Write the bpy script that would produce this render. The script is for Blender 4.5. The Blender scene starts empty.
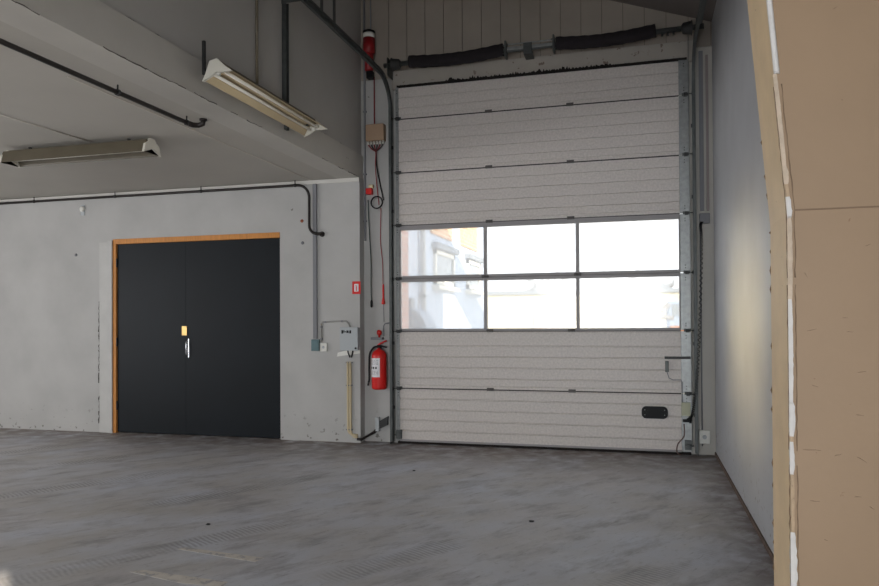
import bpy, bmesh, math, random
from mathutils import Vector, Matrix
random.seed(7)
S = bpy.context.scene
C = S.collection

# ------------------------------------------------------------------ camera
D, YAW, PITCH, ROLL, FPX, SH, EYE = 8.65, -.2714, .0107, -.0058, 729.15, 22.03, 1.5
fw = Vector((math.sin(YAW)*math.cos(PITCH), math.cos(YAW)*math.cos(PITCH), math.sin(PITCH)))
rt0 = Vector((math.cos(YAW), -math.sin(YAW), 0)); up0 = rt0.cross(fw)
rt = math.cos(ROLL)*rt0 + math.sin(ROLL)*up0
up = -math.sin(ROLL)*rt0 + math.cos(ROLL)*up0
EYEP = Vector((0, -D, EYE))
cd = bpy.data.cameras.new('camera'); cam = bpy.data.objects.new('camera', cd); C.objects.link(cam)
mm = Matrix((rt, up, -fw)).transposed().to_4x4(); mm.translation = EYEP
cam.matrix_world = mm
cd.sensor_width = 36; cd.lens = FPX/879*36; cd.shift_y = SH/879; cd.clip_start = .05; cd.clip_end = 400
S.camera = cam
def at(ax, val, px, py):
    d = fw + (px-439.5)/FPX*rt + (293+SH-py)/FPX*up
    i = 'xyz'.index(ax); t = (val-EYEP[i])/d[i]
    return EYEP + t*d

# ------------------------------------------------------------------ world, sun, lights, exposure
w = bpy.data.worlds.new('sky'); S.world = w; w.use_nodes = True
bg = w.node_tree.nodes['Background']; bg.inputs[0].default_value = (.92, .96, 1, 1); bg.inputs[1].default_value = 2.2
def lamp(name, kind, loc, direction, energy, col, **k):
    l = bpy.data.lights.new(name, kind); l.energy = energy; l.color = col
    for a, b in k.items(): setattr(l, a, b)
    o = bpy.data.objects.new(name, l); C.objects.link(o); o.location = loc
    o.rotation_euler = Vector(direction).to_track_quat('-Z', 'Y').to_euler(); return o
lamp('sun', 'SUN', (8, -12, 9), (-.743, .669, -.30), 8, (1, .87, .68), angle=.01)
# daylight through gate and side opening behind the camera; added lamps at left
lamp('gate_daylight', 'AREA', (-1.3, -15.9, 1.4), (0, 1, -.03), 400, (.90, .95, 1), shape='RECTANGLE', size=3.6, size_y=2.5)
lamp('side_opening_daylight', 'AREA', (.74, -10.4, .95), (-1, .25, .12), 50, (1, .93, .84), shape='RECTANGLE', size=2.2, size_y=1.7)
lamp('left_added_fill', 'AREA', (-11.9, -6.5, 1.9), (1, .05, -.03), 215, (.98, .98, 1), shape='RECTANGLE', size=6, size_y=1.4)  # added fill from an unseen window, brightening faces turned left
lamp('left_added_glow', 'AREA', (-11.9, -4.3, 1.45), (12.7, 1.9, .0), 5.5, (1, .80, .42), shape='RECTANGLE', size=1.7, size_y=1.1, spread=math.radians(9))  # added narrow warm lamp that makes the glow on the right wall
S.view_settings.view_transform = 'Standard'; S.view_settings.look = 'None'
S.view_settings.exposure = 0.0; S.view_settings.gamma = 1; S.view_settings.use_curve_mapping = False

# ------------------------------------------------------------------ materials
def srgb(r, g, b):
    f = lambda c: (c/255/12.92) if c/255 <= .04045 else ((c/255+.055)/1.055)**2.4
    return (f(r), f(g), f(b), 1)
def mat(name, col, rough=.6, metal=0, noise=0, nscale=6, bump=0, bscale=60, stretch=None, spec=.5, col2=None, chips=None, chipcol=(.05, .045, .04, 1), chipscale=8, dirt=None):
    m = bpy.data.materials.new(name); m.use_nodes = True; nt = m.node_tree; N = nt.nodes; L = nt.links
    b = N['Principled BSDF']; b.inputs['Roughness'].default_value = rough; b.inputs['Metallic'].default_value = metal
    b.inputs['Specular IOR Level'].default_value = spec
    geo = N.new('ShaderNodeNewGeometry'); vec = geo.outputs['Position']
    mp = N.new('ShaderNodeMapping'); L.new(vec, mp.inputs[0])
    if stretch: mp.inputs['Scale'].default_value = stretch[:3]; mp.inputs['Rotation'].default_value = (0, 0, stretch[3] if len(stretch) > 3 else 0)
    def nz(scale, detail=4, v=None, rgh=.55):
        n = N.new('ShaderNodeTexNoise'); n.inputs['Scale'].default_value = scale; n.inputs['Detail'].default_value = detail; n.inputs['Roughness'].default_value = rgh
        L.new(v if v is not None else vec, n.inputs['Vector']); return n.outputs['Fac']
    def mix(f, a, c):
        x = N.new('ShaderNodeMix'); x.data_type = 'RGBA'
        for s, v in ((x.inputs[0], f), (x.inputs[6], a), (x.inputs[7], c)):
            if hasattr(v, 'is_linked') or hasattr(v, 'links'): L.new(v, s)
            else: s.default_value = v
        return x.outputs[2]
    def ramp(v, a, c):
        r = N.new('ShaderNodeMapRange'); r.inputs[1].default_value = a; r.inputs[2].default_value = c; L.new(v, r.inputs[0]); return r.outputs[0]
    out = None
    if noise:
        k = col2 if col2 else tuple(max(0, c*(1-noise)) for c in col[:3])+(1,)
        out = mix(ramp(nz(nscale, 6, mp.outputs[0]), .32, .68), col, k)
    if chips:
        f = ramp(nz(chipscale, 5, None, .6), chips, chips+.02)
        if dirt:
            sx = N.new('ShaderNodeSeparateXYZ'); L.new(vec, sx.inputs[0])
            g = N.new('ShaderNodeMapRange'); g.inputs[1].default_value = dirt; g.inputs[2].default_value = 0; L.new(sx.outputs[2], g.inputs[0])
            f2 = ramp(nz(chipscale*1.7, 6), .62, .66)
            mu = N.new('ShaderNodeMath'); mu.operation = 'MULTIPLY'; L.new(g.outputs[0], mu.inputs[0]); L.new(f2, mu.inputs[1])
            mx = N.new('ShaderNodeMath'); mx.operation = 'MAXIMUM'; L.new(f, mx.inputs[0]); L.new(mu.outputs[0], mx.inputs[1]); f = mx.outputs[0]
        out = mix(f, out if out is not None else col, chipcol)
    if out is not None: L.new(out, b.inputs['Base Color'])
    else: b.inputs['Base Color'].default_value = col
    if bump:
        bn = N.new('ShaderNodeBump'); bn.inputs['Strength'].default_value = bump; bn.inputs['Distance'].default_value = .004
        L.new(nz(bscale, 3), bn.inputs['Height']); L.new(bn.outputs[0], b.inputs['Normal'])
    return m
WALL = mat('white_painted_masonry', srgb(186, 184, 181), .75, noise=.14, nscale=1.6, bump=.25, bscale=9, chips=.75, chipcol=srgb(110, 105, 98), chipscale=7, dirt=.45)
CONC = mat('painted_concrete', srgb(200, 196, 188), .8, noise=.12, nscale=1.3, bump=.4, bscale=7, chips=.72, chipcol=srgb(95, 88, 80), chipscale=5)
CEIL = mat('painted_slab', srgb(188, 183, 174), .85, noise=.08, nscale=.8, bump=.15, bscale=5)
SIDE = mat('right_wall_paint', srgb(186, 187, 190), .5, noise=.10, nscale=2.2, bump=.35, bscale=14, chips=.74, chipcol=srgb(120, 105, 90), chipscale=9, dirt=.6)
CLAD = mat('grey_beige_cladding', srgb(164, 154, 143), .7, noise=.16, nscale=1.8, bump=.1)
LINT = mat('stained_white_lintel', srgb(170, 163, 154), .8, noise=.1, nscale=4, chips=.64, chipcol=srgb(120, 106, 96), chipscale=11)
TAN = mat('tan_painted_board', srgb(149, 124, 97), .55, noise=.07, nscale=3, bump=.12, bscale=30, chips=.71, chipcol=srgb(128, 98, 72), chipscale=16)
TAN2 = mat('tan_edge_lit', srgb(218, 192, 154), .55, noise=.12, nscale=8, bump=.5, bscale=22, chips=.70, chipcol=srgb(130, 100, 75), chipscale=25)  # paler than TAN: the light on the side face is put into the colour
PLAS = mat('bare_white_plaster', srgb(206, 203, 200), .9, noise=.1, nscale=30, bump=.6, bscale=60)
PUTTY = mat('old_filler', srgb(196, 178, 158), .8, noise=.25, nscale=24, bump=.9, bscale=50)
SEAMT = mat('board_seam', srgb(120, 98, 78), .8)
PANEL = mat('white_stucco_panel', srgb(212, 204, 198), .42, noise=.20, nscale=42, bump=.55, bscale=60)
FRAME = mat('grey_aluminium_frame', srgb(150, 146, 146), .5, noise=.06)
GALV = mat('galvanised_steel', srgb(160, 162, 161), .42, metal=.6, noise=.25, nscale=20)
GALVD = mat('dull_galvanised_track', srgb(94, 97, 96), .5, metal=.5, noise=.3, nscale=12)
DARKM = mat('dark_steel', srgb(58, 58, 58), .5, metal=.4, noise=.2)
HINGE = mat('worn_hinge_steel', srgb(92, 88, 86), .5, metal=.3)
JSHADE = mat('joint_shade', srgb(66, 62, 60), .9)  # shade in the gaps between door sections, put into the colour
BLACK = mat('black_plastic', srgb(16, 16, 18), .55, spec=.25)
RUBB = mat('perished_rubber', srgb(30, 24, 22), .95, noise=.3, nscale=20, bump=.8)
SLEEVE = mat('black_spring_sleeve', srgb(34, 28, 32), .9, noise=.3, nscale=20, bump=1, bscale=40)
NAVY = mat('dark_blue_door_paint', srgb(14, 21, 27), .5, spec=.22, noise=.25, nscale=1.5, bump=.1, bscale=10, chips=.78, chipcol=srgb(34, 40, 46), chipscale=12)
WOOD = mat('orange_pine', srgb(214, 142, 66), .55, noise=.25, nscale=9, stretch=(6, 6, .6))
BRASS = mat('brass_plate', srgb(212, 176, 110), .35, metal=.7)
CHROME = mat('chrome', srgb(220, 222, 225), .2, metal=.95)
WHITE = mat('white_plastic', srgb(226, 224, 216), .45)
LGREY = mat('light_grey_enclosure', srgb(176, 180, 182), .5)
GREYC = mat('grey_conduit', srgb(128, 128, 132), .6)
TEAL = mat('grey_green_box', srgb(92, 118, 122), .5)
BEIGE = mat('beige_conduit', srgb(206, 190, 156), .6)
BEIGB = mat('beige_housing', srgb(176, 148, 122), .6)
BGREY = mat('pale_olive_box', srgb(176, 176, 150), .5)
RED = mat('red_paint', srgb(214, 34, 30), .35)
REDD = mat('dark_red_housing', srgb(148, 26, 30), .45)
REDC = mat('red_cord', srgb(140, 48, 52), .7)
GREENC = mat('dark_green_cord', srgb(48, 66, 60), .7)
LABELW = mat('white_label', srgb(232, 230, 232), .6)
PIPE = mat('dark_painted_pipe', srgb(44, 38, 36), .45, metal=.3, noise=.2)
REFL = mat('lamp_reflector', srgb(168, 152, 124), .3, metal=.6)
LAMPB = mat('lamp_body_aged', srgb(112, 102, 84), .5, noise=.12)
LAMPD = mat('lamp_body_dark', srgb(92, 84, 68), .5, noise=.12)
LAMPE = mat('lamp_end_cap', srgb(212, 208, 196), .5)
TUBE = mat('unlit_fluorescent_tube', srgb(244, 240, 228), .2)
MARK = mat('worn_pale_floor_paint', srgb(214, 207, 198), .8, noise=.2, nscale=14, chips=.55, chipcol=srgb(172, 169, 170), chipscale=14)
JOINT = mat('light_joint', srgb(204, 198, 188), .8)
CRACK = mat('crack', srgb(78, 72, 66), .9)
BLUEW = mat('pale_blue_render', srgb(186, 200, 222), .8, noise=.04)
OBRICK = mat('orange_spandrel_brick', srgb(216, 150, 92), .8, noise=.3, nscale=4)
YARD = mat('yard_concrete', srgb(196, 188, 170), .9, noise=.1, nscale=.4)
CREAM = mat('cream_facade', srgb(216, 208, 180), .8, noise=.05, nscale=.5)
GLASSD = mat('dark_window_glass', srgb(128, 138, 148), .2)
BARK = mat('bark', srgb(70, 60, 54), .9)
ROOFG = mat('grey_roof', srgb(130, 138, 150), .8)
BLUEP = mat('blue_machine_paint', srgb(150, 168, 196), .5)
ORP = mat('brown_orange_panel', srgb(176, 112, 70), .6)

def brick_mat(name, c1, c2, mortar, scale):
    m = bpy.data.materials.new(name); m.use_nodes = True; N = m.node_tree.nodes; L = m.node_tree.links
    geo = N.new('ShaderNodeNewGeometry'); sp = N.new('ShaderNodeSeparateXYZ'); cb = N.new('ShaderNodeCombineXYZ')
    L.new(geo.outputs['Position'], sp.inputs[0]); L.new(sp.outputs[1], cb.inputs[0]); L.new(sp.outputs[2], cb.inputs[1])
    t = N.new('ShaderNodeTexBrick'); t.inputs['Color1'].default_value = c1; t.inputs['Color2'].default_value = c2; t.inputs['Mortar'].default_value = mortar
    t.inputs['Scale'].default_value = scale; t.inputs['Mortar Size'].default_value = .012; t.inputs['Brick Width'].default_value = .24; t.inputs['Row Height'].default_value = .075
    L.new(cb.outputs[0], t.inputs['Vector']); L.new(t.outputs[0], N['Principled BSDF'].inputs['Base Color']); N['Principled BSDF'].inputs['Roughness'].default_value = .9
    return m
BRICK = brick_mat('pink_brick', srgb(206, 140, 126), srgb(190, 122, 110), srgb(206, 190, 184), 1)
OBRICK = brick_mat('orange_brick', srgb(224, 160, 96), srgb(206, 140, 82), srgb(230, 208, 170), 1)

ANG = math.radians(58)
def floor_mat():
    m = bpy.data.materials.new('worn_concrete_floor'); m.use_nodes = True; N = m.node_tree.nodes; L = m.node_tree.links; b = N['Principled BSDF']
    geo = N.new('ShaderNodeNewGeometry'); P = geo.outputs['Position']
    def nz(scale, det=6, rot=0, sc=(1, 1, 1), r=.6):
        mp = N.new('ShaderNodeMapping'); mp.vector_type = 'TEXTURE'; mp.inputs['Rotation'].default_value = (0, 0, rot); mp.inputs['Scale'].default_value = tuple(1/q for q in sc); L.new(P, mp.inputs[0])
        n = N.new('ShaderNodeTexNoise'); n.inputs['Scale'].default_value = scale; n.inputs['Detail'].default_value = det; n.inputs['Roughness'].default_value = r
        L.new(mp.outputs[0], n.inputs['Vector']); return n.outputs['Fac']
    def rg(v, a, c, lo=0, hi=1):
        r = N.new('ShaderNodeMapRange'); L.new(v, r.inputs[0])
        for i, x in enumerate((a, c, lo, hi)): r.inputs[i+1].default_value = x
        return r.outputs[0]
    def mx(f, a, c):
        x = N.new('ShaderNodeMix'); x.data_type = 'RGBA'
        for s, v in ((x.inputs[0], f), (x.inputs[6], a), (x.inputs[7], c)):
            if isinstance(v, (tuple, float, int)): s.default_value = v
            else: L.new(v, s)
        return x.outputs[2]
    def mul(a, c):
        x = N.new('ShaderNodeMath'); x.operation = 'MULTIPLY'
        for s, v in ((x.inputs[0], a), (x.inputs[1], c)):
            if isinstance(v, (float, int)): s.default_value = v
            else: L.new(v, s)
        return x.outputs[0]
    col = mx(rg(nz(.7, 5), .3, .7), srgb(196, 194, 197), srgb(178, 174, 169))
    col = mx(rg(nz(.9, 7, ANG, (1, 1.5, 1)), .42, .66), col, srgb(196, 199, 208))
    # scuffs, drag marks and grit
    col = mx(mul(rg(nz(1.9, 9, ANG, (1, 2.4, 1), .7), .50, .66), .7), col, srgb(140, 137, 140))
    col = mx(mul(rg(nz(2.2, 9, ANG*.8, (.8, 3.2, 1), .74), .55, .68), .6), col, srgb(212, 211, 216))
    col = mx(mul(rg(nz(6, 8, ANG*1.1, (.5, 3.4, 1), .78), .57, .66), .6), col, srgb(118, 115, 116))
    col = mx(mul(rg(nz(22, 4), .60, .72), .35), col, srgb(118, 113, 108))
    col = mx(mul(rg(nz(60, 3), .68, .74), .5), col, srgb(214, 210, 204))
    # tread pattern strips of a tyre, running diagonally
    mp = N.new('ShaderNodeMapping'); mp.inputs['Rotation'].default_value = (0, 0, -ANG); L.new(P, mp.inputs[0])
    sp = N.new('ShaderNodeSeparateXYZ'); L.new(mp.outputs[0], sp.inputs[0])
    wv = N.new('ShaderNodeTexWave'); wv.bands_direction = 'X'; wv.inputs['Scale'].default_value = 9; wv.inputs['Distortion'].default_value = 3; L.new(mp.outputs[0], wv.inputs['Vector'])
    v0 = Vector((-1.95, -4.95)); y0 = -math.sin(ANG)*v0.x+math.cos(ANG)*v0.y
    sb_ = N.new('ShaderNodeMath'); sb_.operation = 'SUBTRACT'; sb_.inputs[1].default_value = y0; L.new(sp.outputs[1], sb_.inputs[0])
    pp = N.new('ShaderNodeMath'); pp.operation = 'PINGPONG'; pp.inputs[1].default_value = .62; L.new(sb_.outputs[0], pp.inputs[0])
    strip = rg(pp.outputs[0], .13, .09)
    tr = mul(mul(strip, wv.outputs['Fac']), rg(nz(.8, 3), .46, .6))
    col = mx(mul(tr, .5), col, srgb(112, 110, 114))
    # brown dust along the back and right walls
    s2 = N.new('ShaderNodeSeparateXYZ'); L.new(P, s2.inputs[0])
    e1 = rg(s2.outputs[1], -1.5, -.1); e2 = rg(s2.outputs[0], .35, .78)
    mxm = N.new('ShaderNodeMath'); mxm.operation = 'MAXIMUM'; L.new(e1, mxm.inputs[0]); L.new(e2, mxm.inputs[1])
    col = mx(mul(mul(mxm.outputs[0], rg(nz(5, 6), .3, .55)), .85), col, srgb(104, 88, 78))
    L.new(col, b.inputs['Base Color'])
    L.new(rg(nz(2.4, 7, .4, (1, 1.6, 1)), .3, .7, .45, .68), b.inputs['Roughness'])
    bn = N.new('ShaderNodeBump'); bn.inputs['Strength'].default_value = .25; bn.inputs['Distance'].default_value = .004; L.new(nz(28, 6), bn.inputs['Height']); L.new(bn.outputs[0], b.inputs['Normal'])
    return m
FLOOR = floor_mat()
def pane_mat():
    m = bpy.data.materials.new('weathered_acrylic'); m.use_nodes = True; N = m.node_tree.nodes; L = m.node_tree.links
    N.remove(N['Principled BSDF']); o = N['Material Output']
    t = N.new('ShaderNodeBsdfTransparent'); t.inputs[0].default_value = (.98, .985, .98, 1)
    d = N.new('ShaderNodeBsdfTranslucent'); d.inputs[0].default_value = (.95, .96, .97, 1)
    g = N.new('ShaderNodeBsdfGlossy'); g.inputs['Roughness'].default_value = .08
    a = N.new('ShaderNodeMixShader'); a.inputs[0].default_value = .27; L.new(t.outputs[0], a.inputs[1]); L.new(d.outputs[0], a.inputs[2])
    c = N.new('ShaderNodeMixShader'); c.inputs[0].default_value = .04; L.new(a.outputs[0], c.inputs[1]); L.new(g.outputs[0], c.inputs[2])
    L.new(c.outputs[0], o.inputs[0]); return m
PANE = pane_mat()

# ------------------------------------------------------------------ mesh helpers
class MB:
    """collects shapes in world coordinates; build() links them as one mesh object"""
    def __init__(s): s.b = bmesh.new()
    def box(s, lo, hi, bev=0, rot=None):
        lo, hi = Vector(lo), Vector(hi); c = (lo+hi)/2; d = hi-lo
        t = bmesh.new(); bmesh.ops.create_cube(t, size=1)
        for v in t.verts: v.co = Vector((v.co.x*d.x, v.co.y*d.y, v.co.z*d.z))
        if bev: bmesh.ops.bevel(t, geom=t.edges[:], offset=bev, segments=2, affect='EDGES', profile=.5)
        for v in t.verts:
            if rot: v.co = rot @ v.co
            v.co += c
        s._join(t); return s
    def _join(s, t):
        me = bpy.data.meshes.new('t'); t.to_mesh(me); t.free(); s.b.from_mesh(me); bpy.data.meshes.remove(me)
    def tube(s, pts, r, n=10, smooth=True, cap=True):
        pts = [Vector(p) for p in pts]; k = len(pts); rr = r if isinstance(r, (list, tuple)) else [r]*k
        rings = []; ref = None
        for i, p in enumerate(pts):
            d = (pts[min(i+1, k-1)]-pts[max(i-1, 0)]).normalized()
            if ref is None: ref = Vector((0, 0, 1)) if abs(d.z) < .9 else Vector((1, 0, 0))
            a = (ref-d*ref.dot(d)).normalized(); ref = a; c = d.cross(a)
            rings.append([s.b.verts.new(p+rr[i]*(math.cos(2*math.pi*j/n)*a+math.sin(2*math.pi*j/n)*c)) for j in range(n)])
        for i in range(k-1):
            for j in range(n):
                f = s.b.faces.new((rings[i][j], rings[i][(j+1) % n], rings[i+1][(j+1) % n], rings[i+1][j])); f.smooth = smooth
        if cap:
            s.b.faces.new(rings[0][::-1]); s.b.faces.new(rings[-1])
        return s
    def lathe(s, prof, origin, axis='z', n=24):
        o = Vector(origin); rings = []
        for r, h in prof:
            ring = []
            for j in range(n):
                a = 2*math.pi*j/n; x, y = r*math.cos(a), r*math.sin(a)
                v = {'z': (x, y, h), 'x': (h, x, y), 'y': (x, h, y)}[axis]
                ring.append(s.b.verts.new(o+Vector(v)))
            rings.append(ring)
        for i in range(len(rings)-1):
            for j in range(n):
                f = s.b.faces.new((rings[i][j], rings[i][(j+1) % n], rings[i+1][(j+1) % n], rings[i+1][j])); f.smooth = True
        s.b.faces.new(rings[0][::-1]); s.b.faces.new(rings[-1]); return s
    def prism(s, poly, f0, f1):
        """poly: 2D points; f0, f1 map (a, b) to 3D at the two ends"""
        A = [s.b.verts.new(f0(*p)) for p in poly]; B = [s.b.verts.new(f1(*p)) for p in poly]; n = len(poly)
        s.b.faces.new(A); s.b.faces.new(B[::-1])
        for i in range(n): s.b.faces.new((A[i], B[i], B[(i+1) % n], A[(i+1) % n]))
        return s
    def sweep(s, prof, path, xc):
        """prof: closed (dx, dn) outline swept along a path of (y, z) with n = path normal (towards the room / down)"""
        rings = []
        for i, (y, z) in enumerate(path):
            a = path[max(i-1, 0)]; c = path[min(i+1, len(path)-1)]
            t = Vector((0, c[0]-a[0], c[1]-a[1])).normalized(); nrm = Vector((0, -t.z, t.y))
            rings.append([s.b.verts.new(Vector((xc+dx, y, z))+dn*nrm) for dx, dn in prof])
        n = len(prof)
        for i in range(len(rings)-1):
            for j in range(n): s.b.faces.new((rings[i][j], rings[i][(j+1) % n], rings[i+1][(j+1) % n], rings[i+1][j]))
        s.b.faces.new(rings[0]); s.b.faces.new(rings[-1][::-1]); return s
    def build(s, name, m, parent=None, label=None, kind=None):
        bmesh.ops.recalc_face_normals(s.b, faces=s.b.faces[:])
        o0 = Vector((0, 0, 0)); p = parent
        while p is not None: o0 += p.location; p = p.parent
        if parent is None:
            xs = [v.co for v in s.b.verts]
            o0 = Vector(((min(v.x for v in xs)+max(v.x for v in xs))/2, (min(v.y for v in xs)+max(v.y for v in xs))/2, min(v.z for v in xs)))
        for v in s.b.verts: v.co -= o0
        me = bpy.data.meshes.new(name); s.b.to_mesh(me); s.b.free(); me.materials.append(m)
        o = bpy.data.objects.new(name, me); C.objects.link(o)
        if parent is None: o.location = o0
        else: o.parent = parent
        if label: o['label'] = label
        if kind: o['kind'] = kind
        return o
def tag(o, label, cat, group=None):
    o['label'] = label; o['category'] = cat
    if group: o['group'] = group
    return o
def thing(name, label, cat, loc, group=None):
    o = bpy.data.objects.new(name, None); C.objects.link(o); o.location = loc; o.empty_display_size = .1
    return tag(o, label, cat, group)
def struct(name, mb, m, label=None): return mb.build(name, m, None, label, 'structure')
def arc(c, r, a0, a1, n=8):
    return [(c[0]+r*math.cos(a0+(a1-a0)*i/n), c[1]+r*math.sin(a0+(a1-a0)*i/n)) for i in range(n+1)]
def smooth_path(pts, sub=6):
    P = [Vector(p) for p in pts]; P = [P[0]]+P+[P[-1]]; out = []
    for i in range(1, len(P)-2):
        a, b_, c, d = P[i-1:i+3]
        for k in range(sub):
            t = k/sub
            out.append(.5*((2*b_)+(c-a)*t+(2*a-5*b_+4*c-d)*t*t+(3*b_-a-3*c+d)*t**3))
    out.append(P[-2]); return out

# ------------------------------------------------------------------ the setting
XLW, XRW, YW, YB = -3.43, .78, -.087, .06      # side planes of the tall bay, near wall plane, door wall plane
ZC = 3.34                                       # soffit of the low area
XO1, XO2, ZO = -7.05, -4.53, 2.62               # blue door opening
DX1, DX2, DZ = -2.95, .50, 4.44                 # big door opening
struct('floor', MB().box((-12, -16, -.2), (XRW, .42, 0)), FLOOR)
t = MB(); t.box((-12.3, YW, 0), (XO1-.05, .36, ZC)).box((XO2, YW, 0), (XLW+.01, .36, ZC)).box((XO1-.05, YW, ZO+.07), (XO2, .36, ZC)).box((XO1-.05, .26, 0), (XO2, .36, ZO+.07))
struct('wall_left_back', t, WALL)
struct('wall_back', MB().box((XLW-.2, YB, 0), (DX1, .40, 4.61)), WALL)
struct('wall_back_right', MB().box((DX2, YB, 0), (XRW+.3, .40, 4.61)), CONC)
struct('wall_back_brick', MB().box((DX1-.012, .12, -.02), (DX1+.004, .43, 4.4)), BRICK)
# cladding above the door: upright sheets with open joints, on a dark backing
t = MB(); x = XLW-.6
while x < XRW+.1:
    t.box((x+.003, YB, 4.60), (min(x+.236, XRW+.2), YB+.02, 6.9)); x += .24
struct('wall_back_upper', t, CLAD)
struct('wall_back_core', MB().box((XLW-.6, YB+.02, 4.47), (XRW+8, .38, 5.3)).box((XLW-.6, YB+.02, 5.3), (XRW+.3, .38, 6.9)), mat('cladding_joint', srgb(112, 104, 98), .9))
struct('wall_right', MB().box((XRW, -9.13, 0), (XRW+.06, YB, 5.2)).box((XRW, -16, 0), (XRW+.06, -11.6, 5.2)).box((XRW, -11.6, 1.85), (XRW+.06, -9.13, 5.2)), SIDE)
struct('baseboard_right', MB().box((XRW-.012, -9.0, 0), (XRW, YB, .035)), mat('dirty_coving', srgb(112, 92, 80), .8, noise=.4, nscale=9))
# upper side wall, standing on the edge beam of the low area
struct('wall_left_upper', MB().box((-3.62, -16, ZC+.30), (XLW-.02, YB+.02, 6.9)), mat('upper_wall_paint', srgb(184, 181, 176), .8, noise=.1, nscale=1, bump=.2, bscale=6))
struct('trim_1', MB().box((-3.72, -16, ZC), (XLW, YB+.01, ZC+.297)), CONC, 'painted concrete edge beam carrying the upper wall')
struct('ceiling_low', MB().box((-12.3, -16, ZC+.004), (-3.72, .36, ZC+.3)).box((-3.73, -16, ZC+.004), (-3.60, YW+.01, ZC+.25)), CEIL)
t = MB(); t.prism([(-4.6, 6.72), (1.1, 4.765), (1.1, 5.0), (-4.6, 6.95)], lambda a, b_: (a, -16.2, b_), lambda a, b_: (a, .42, b_))
struct('ceiling', t, mat('dusty_roof_lining', srgb(120, 112, 108), .9, noise=.15, nscale=1))
struct('wall_rear', MB().box((-12.3, -16.2, 0), (-3.2, -16, 3.7)).box((.6, -16.2, 0), (1.1, -16, 5)).box((-12.3, -16.2, 3.7), (1.1, -16, 7)), WALL)
struct('wall_left', MB().box((-12.25, -16, 0), (-12, .36, 1.1)).box((-12.25, -16, 2.7), (-12, .36, ZC+.3)).box((-12.25, -3.0, 1.1), (-12, .36, 2.7)).box((-12.25, -16, 1.1), (-12, -10, 2.7)), WALL)
struct('shade_slab_rear', MB().box((-3.5, -16, 2.9), (XRW+.05, -8.75, 3.3)), CEIL)  # unseen slab added to shade the upper part of the big door
# light joint lines under the slab, crack lines on the beam
j = MB()
for a, c in (((-4.09, -4.2), (-4.09, -.1)),): j.box((a[0]-.006, a[1], ZC-.003), (a[0]+.006, c[1], ZC+.01))
p1, p2 = at('z', ZC, -30, 106), at('z', ZC, 92, 142)
j.tube([p1, p2], .005, 6)
struct('trim_2', j, JOINT, 'pale joint lines of the low ceiling slab')
def crack_line(p0, p1, n, amp, r):
    mbx = MB(); k = 0
    while k < n:
        L_ = random.randint(2, 6)
        if random.random() < .75:
            pts = []
            for q in range(L_+1):
                f = min(1, (k+q)/n); v = Vector(p0).lerp(Vector(p1), f); pts.append(v+Vector((0, random.uniform(-amp, amp), random.uniform(-amp, amp))))
            mbx.tube(pts, [r*random.uniform(.4, 1.3) for _ in pts], 5)
        k += L_
    return mbx
struct('trim_3', crack_line((XLW, -6, ZC+.004), (XLW, -.1, ZC+.004), 110, .006, .004), CRACK, 'cracked lower edge of the edge beam')
struct('trim_4', crack_line((XLW-.01, -6, ZC+.3), (XLW-.01, -.1, ZC+.3), 110, .004, .005), CRACK, 'joint between edge beam and upper wall')
# white head moulding of the left wall under the slab
struct('trim_5', MB().box((-12, YW-.018, ZC-.055), (XLW+.012, YW, ZC-.002), .004), mat('white_head_board', srgb(206, 203, 196), .7), 'white board along the top of the near wall')
# raised white board beside the blue door
struct('trim_6', MB().box((XO1-.27, YW-.012, 0), (XO1-.10, YW, ZO+.03)).box((XO1-.12, YW-.03, 0), (XO1-.05, YW, ZO+.05)), mat('white_trim_boards', srgb(194, 192, 188), .6, noise=.1, nscale=5, chips=.70, chipcol=srgb(120, 110, 100), chipscale=12), 'white painted boards left of the blue door')
struct('trim_7', crack_line((XO1-.275, YW-.012, 2.0), (XO1-.275, YW-.012, .02), 60, .012, .006), CRACK, 'flaking crack in the paint left of the blue door')
# lintel
struct('trim_8', MB().box((-3.02, YB-.045, 4.44), (.60, YB+.02, 4.675), .006), LINT, 'stained white lintel above the big door')
struct('trim_9', MB().box((-2.96, .10, -.02), (.52, .42, .004)), mat('dark_threshold', srgb(66, 54, 46), .9), 'dark threshold under the big door')

# column with a flared head: cladding boards, filler and bare plaster along the corner
CXc, CF, CN, ZK = .40, -6.135, -6.44, 1.80
def col_x(px, Y, py): return at('y', Y, px, py).x
xt_f = at('y', CF, 749, 0); xt_n = at('y', CN, 768, 0)
ztop = 3.0
def lean(z): return 0 if z < ZK else (z-ZK)*((CXc-xt_f.x)/(xt_f.z-ZK))
t = MB(); prof = [(CXc, 0), (CXc, ZK), (CXc-lean(ztop), ztop), (CXc-lean(ztop), 4.8), (XRW+.02, 4.8), (XRW+.02, 0)]
t.prism(prof, lambda a, b_: (a, CN, b_), lambda a, b_: (a, CF, b_))
colm = struct('wall_pillar', t, TAN, 'tan boarded pillar at the right with a flared top')
t = MB(); e = .012
prof = [(CXc-.006, 0), (CXc-.006, ZK), (CXc-.006-lean(ztop), ztop), (CXc-.006-lean(ztop), 5), (CXc+.001, 5), (CXc-lean(ztop)+.001, ztop), (CXc+.001, ZK), (CXc+.001, 0)]
prof = [(CXc-.006, 0), (CXc-.006, ZK), (CXc-.006-lean(ztop), ztop), (CXc+.004-lean(ztop), ztop), (CXc+.004, ZK), (CXc+.004, 0)]
t.prism(prof, lambda a, b_: (a, CN+.004, b_), lambda a, b_: (a, CF-.002, b_))
t.build('edge_board', TAN2, colm, kind=None)
def edge_pt(z, y): return Vector((CXc-lean(z), y, z))
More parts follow.
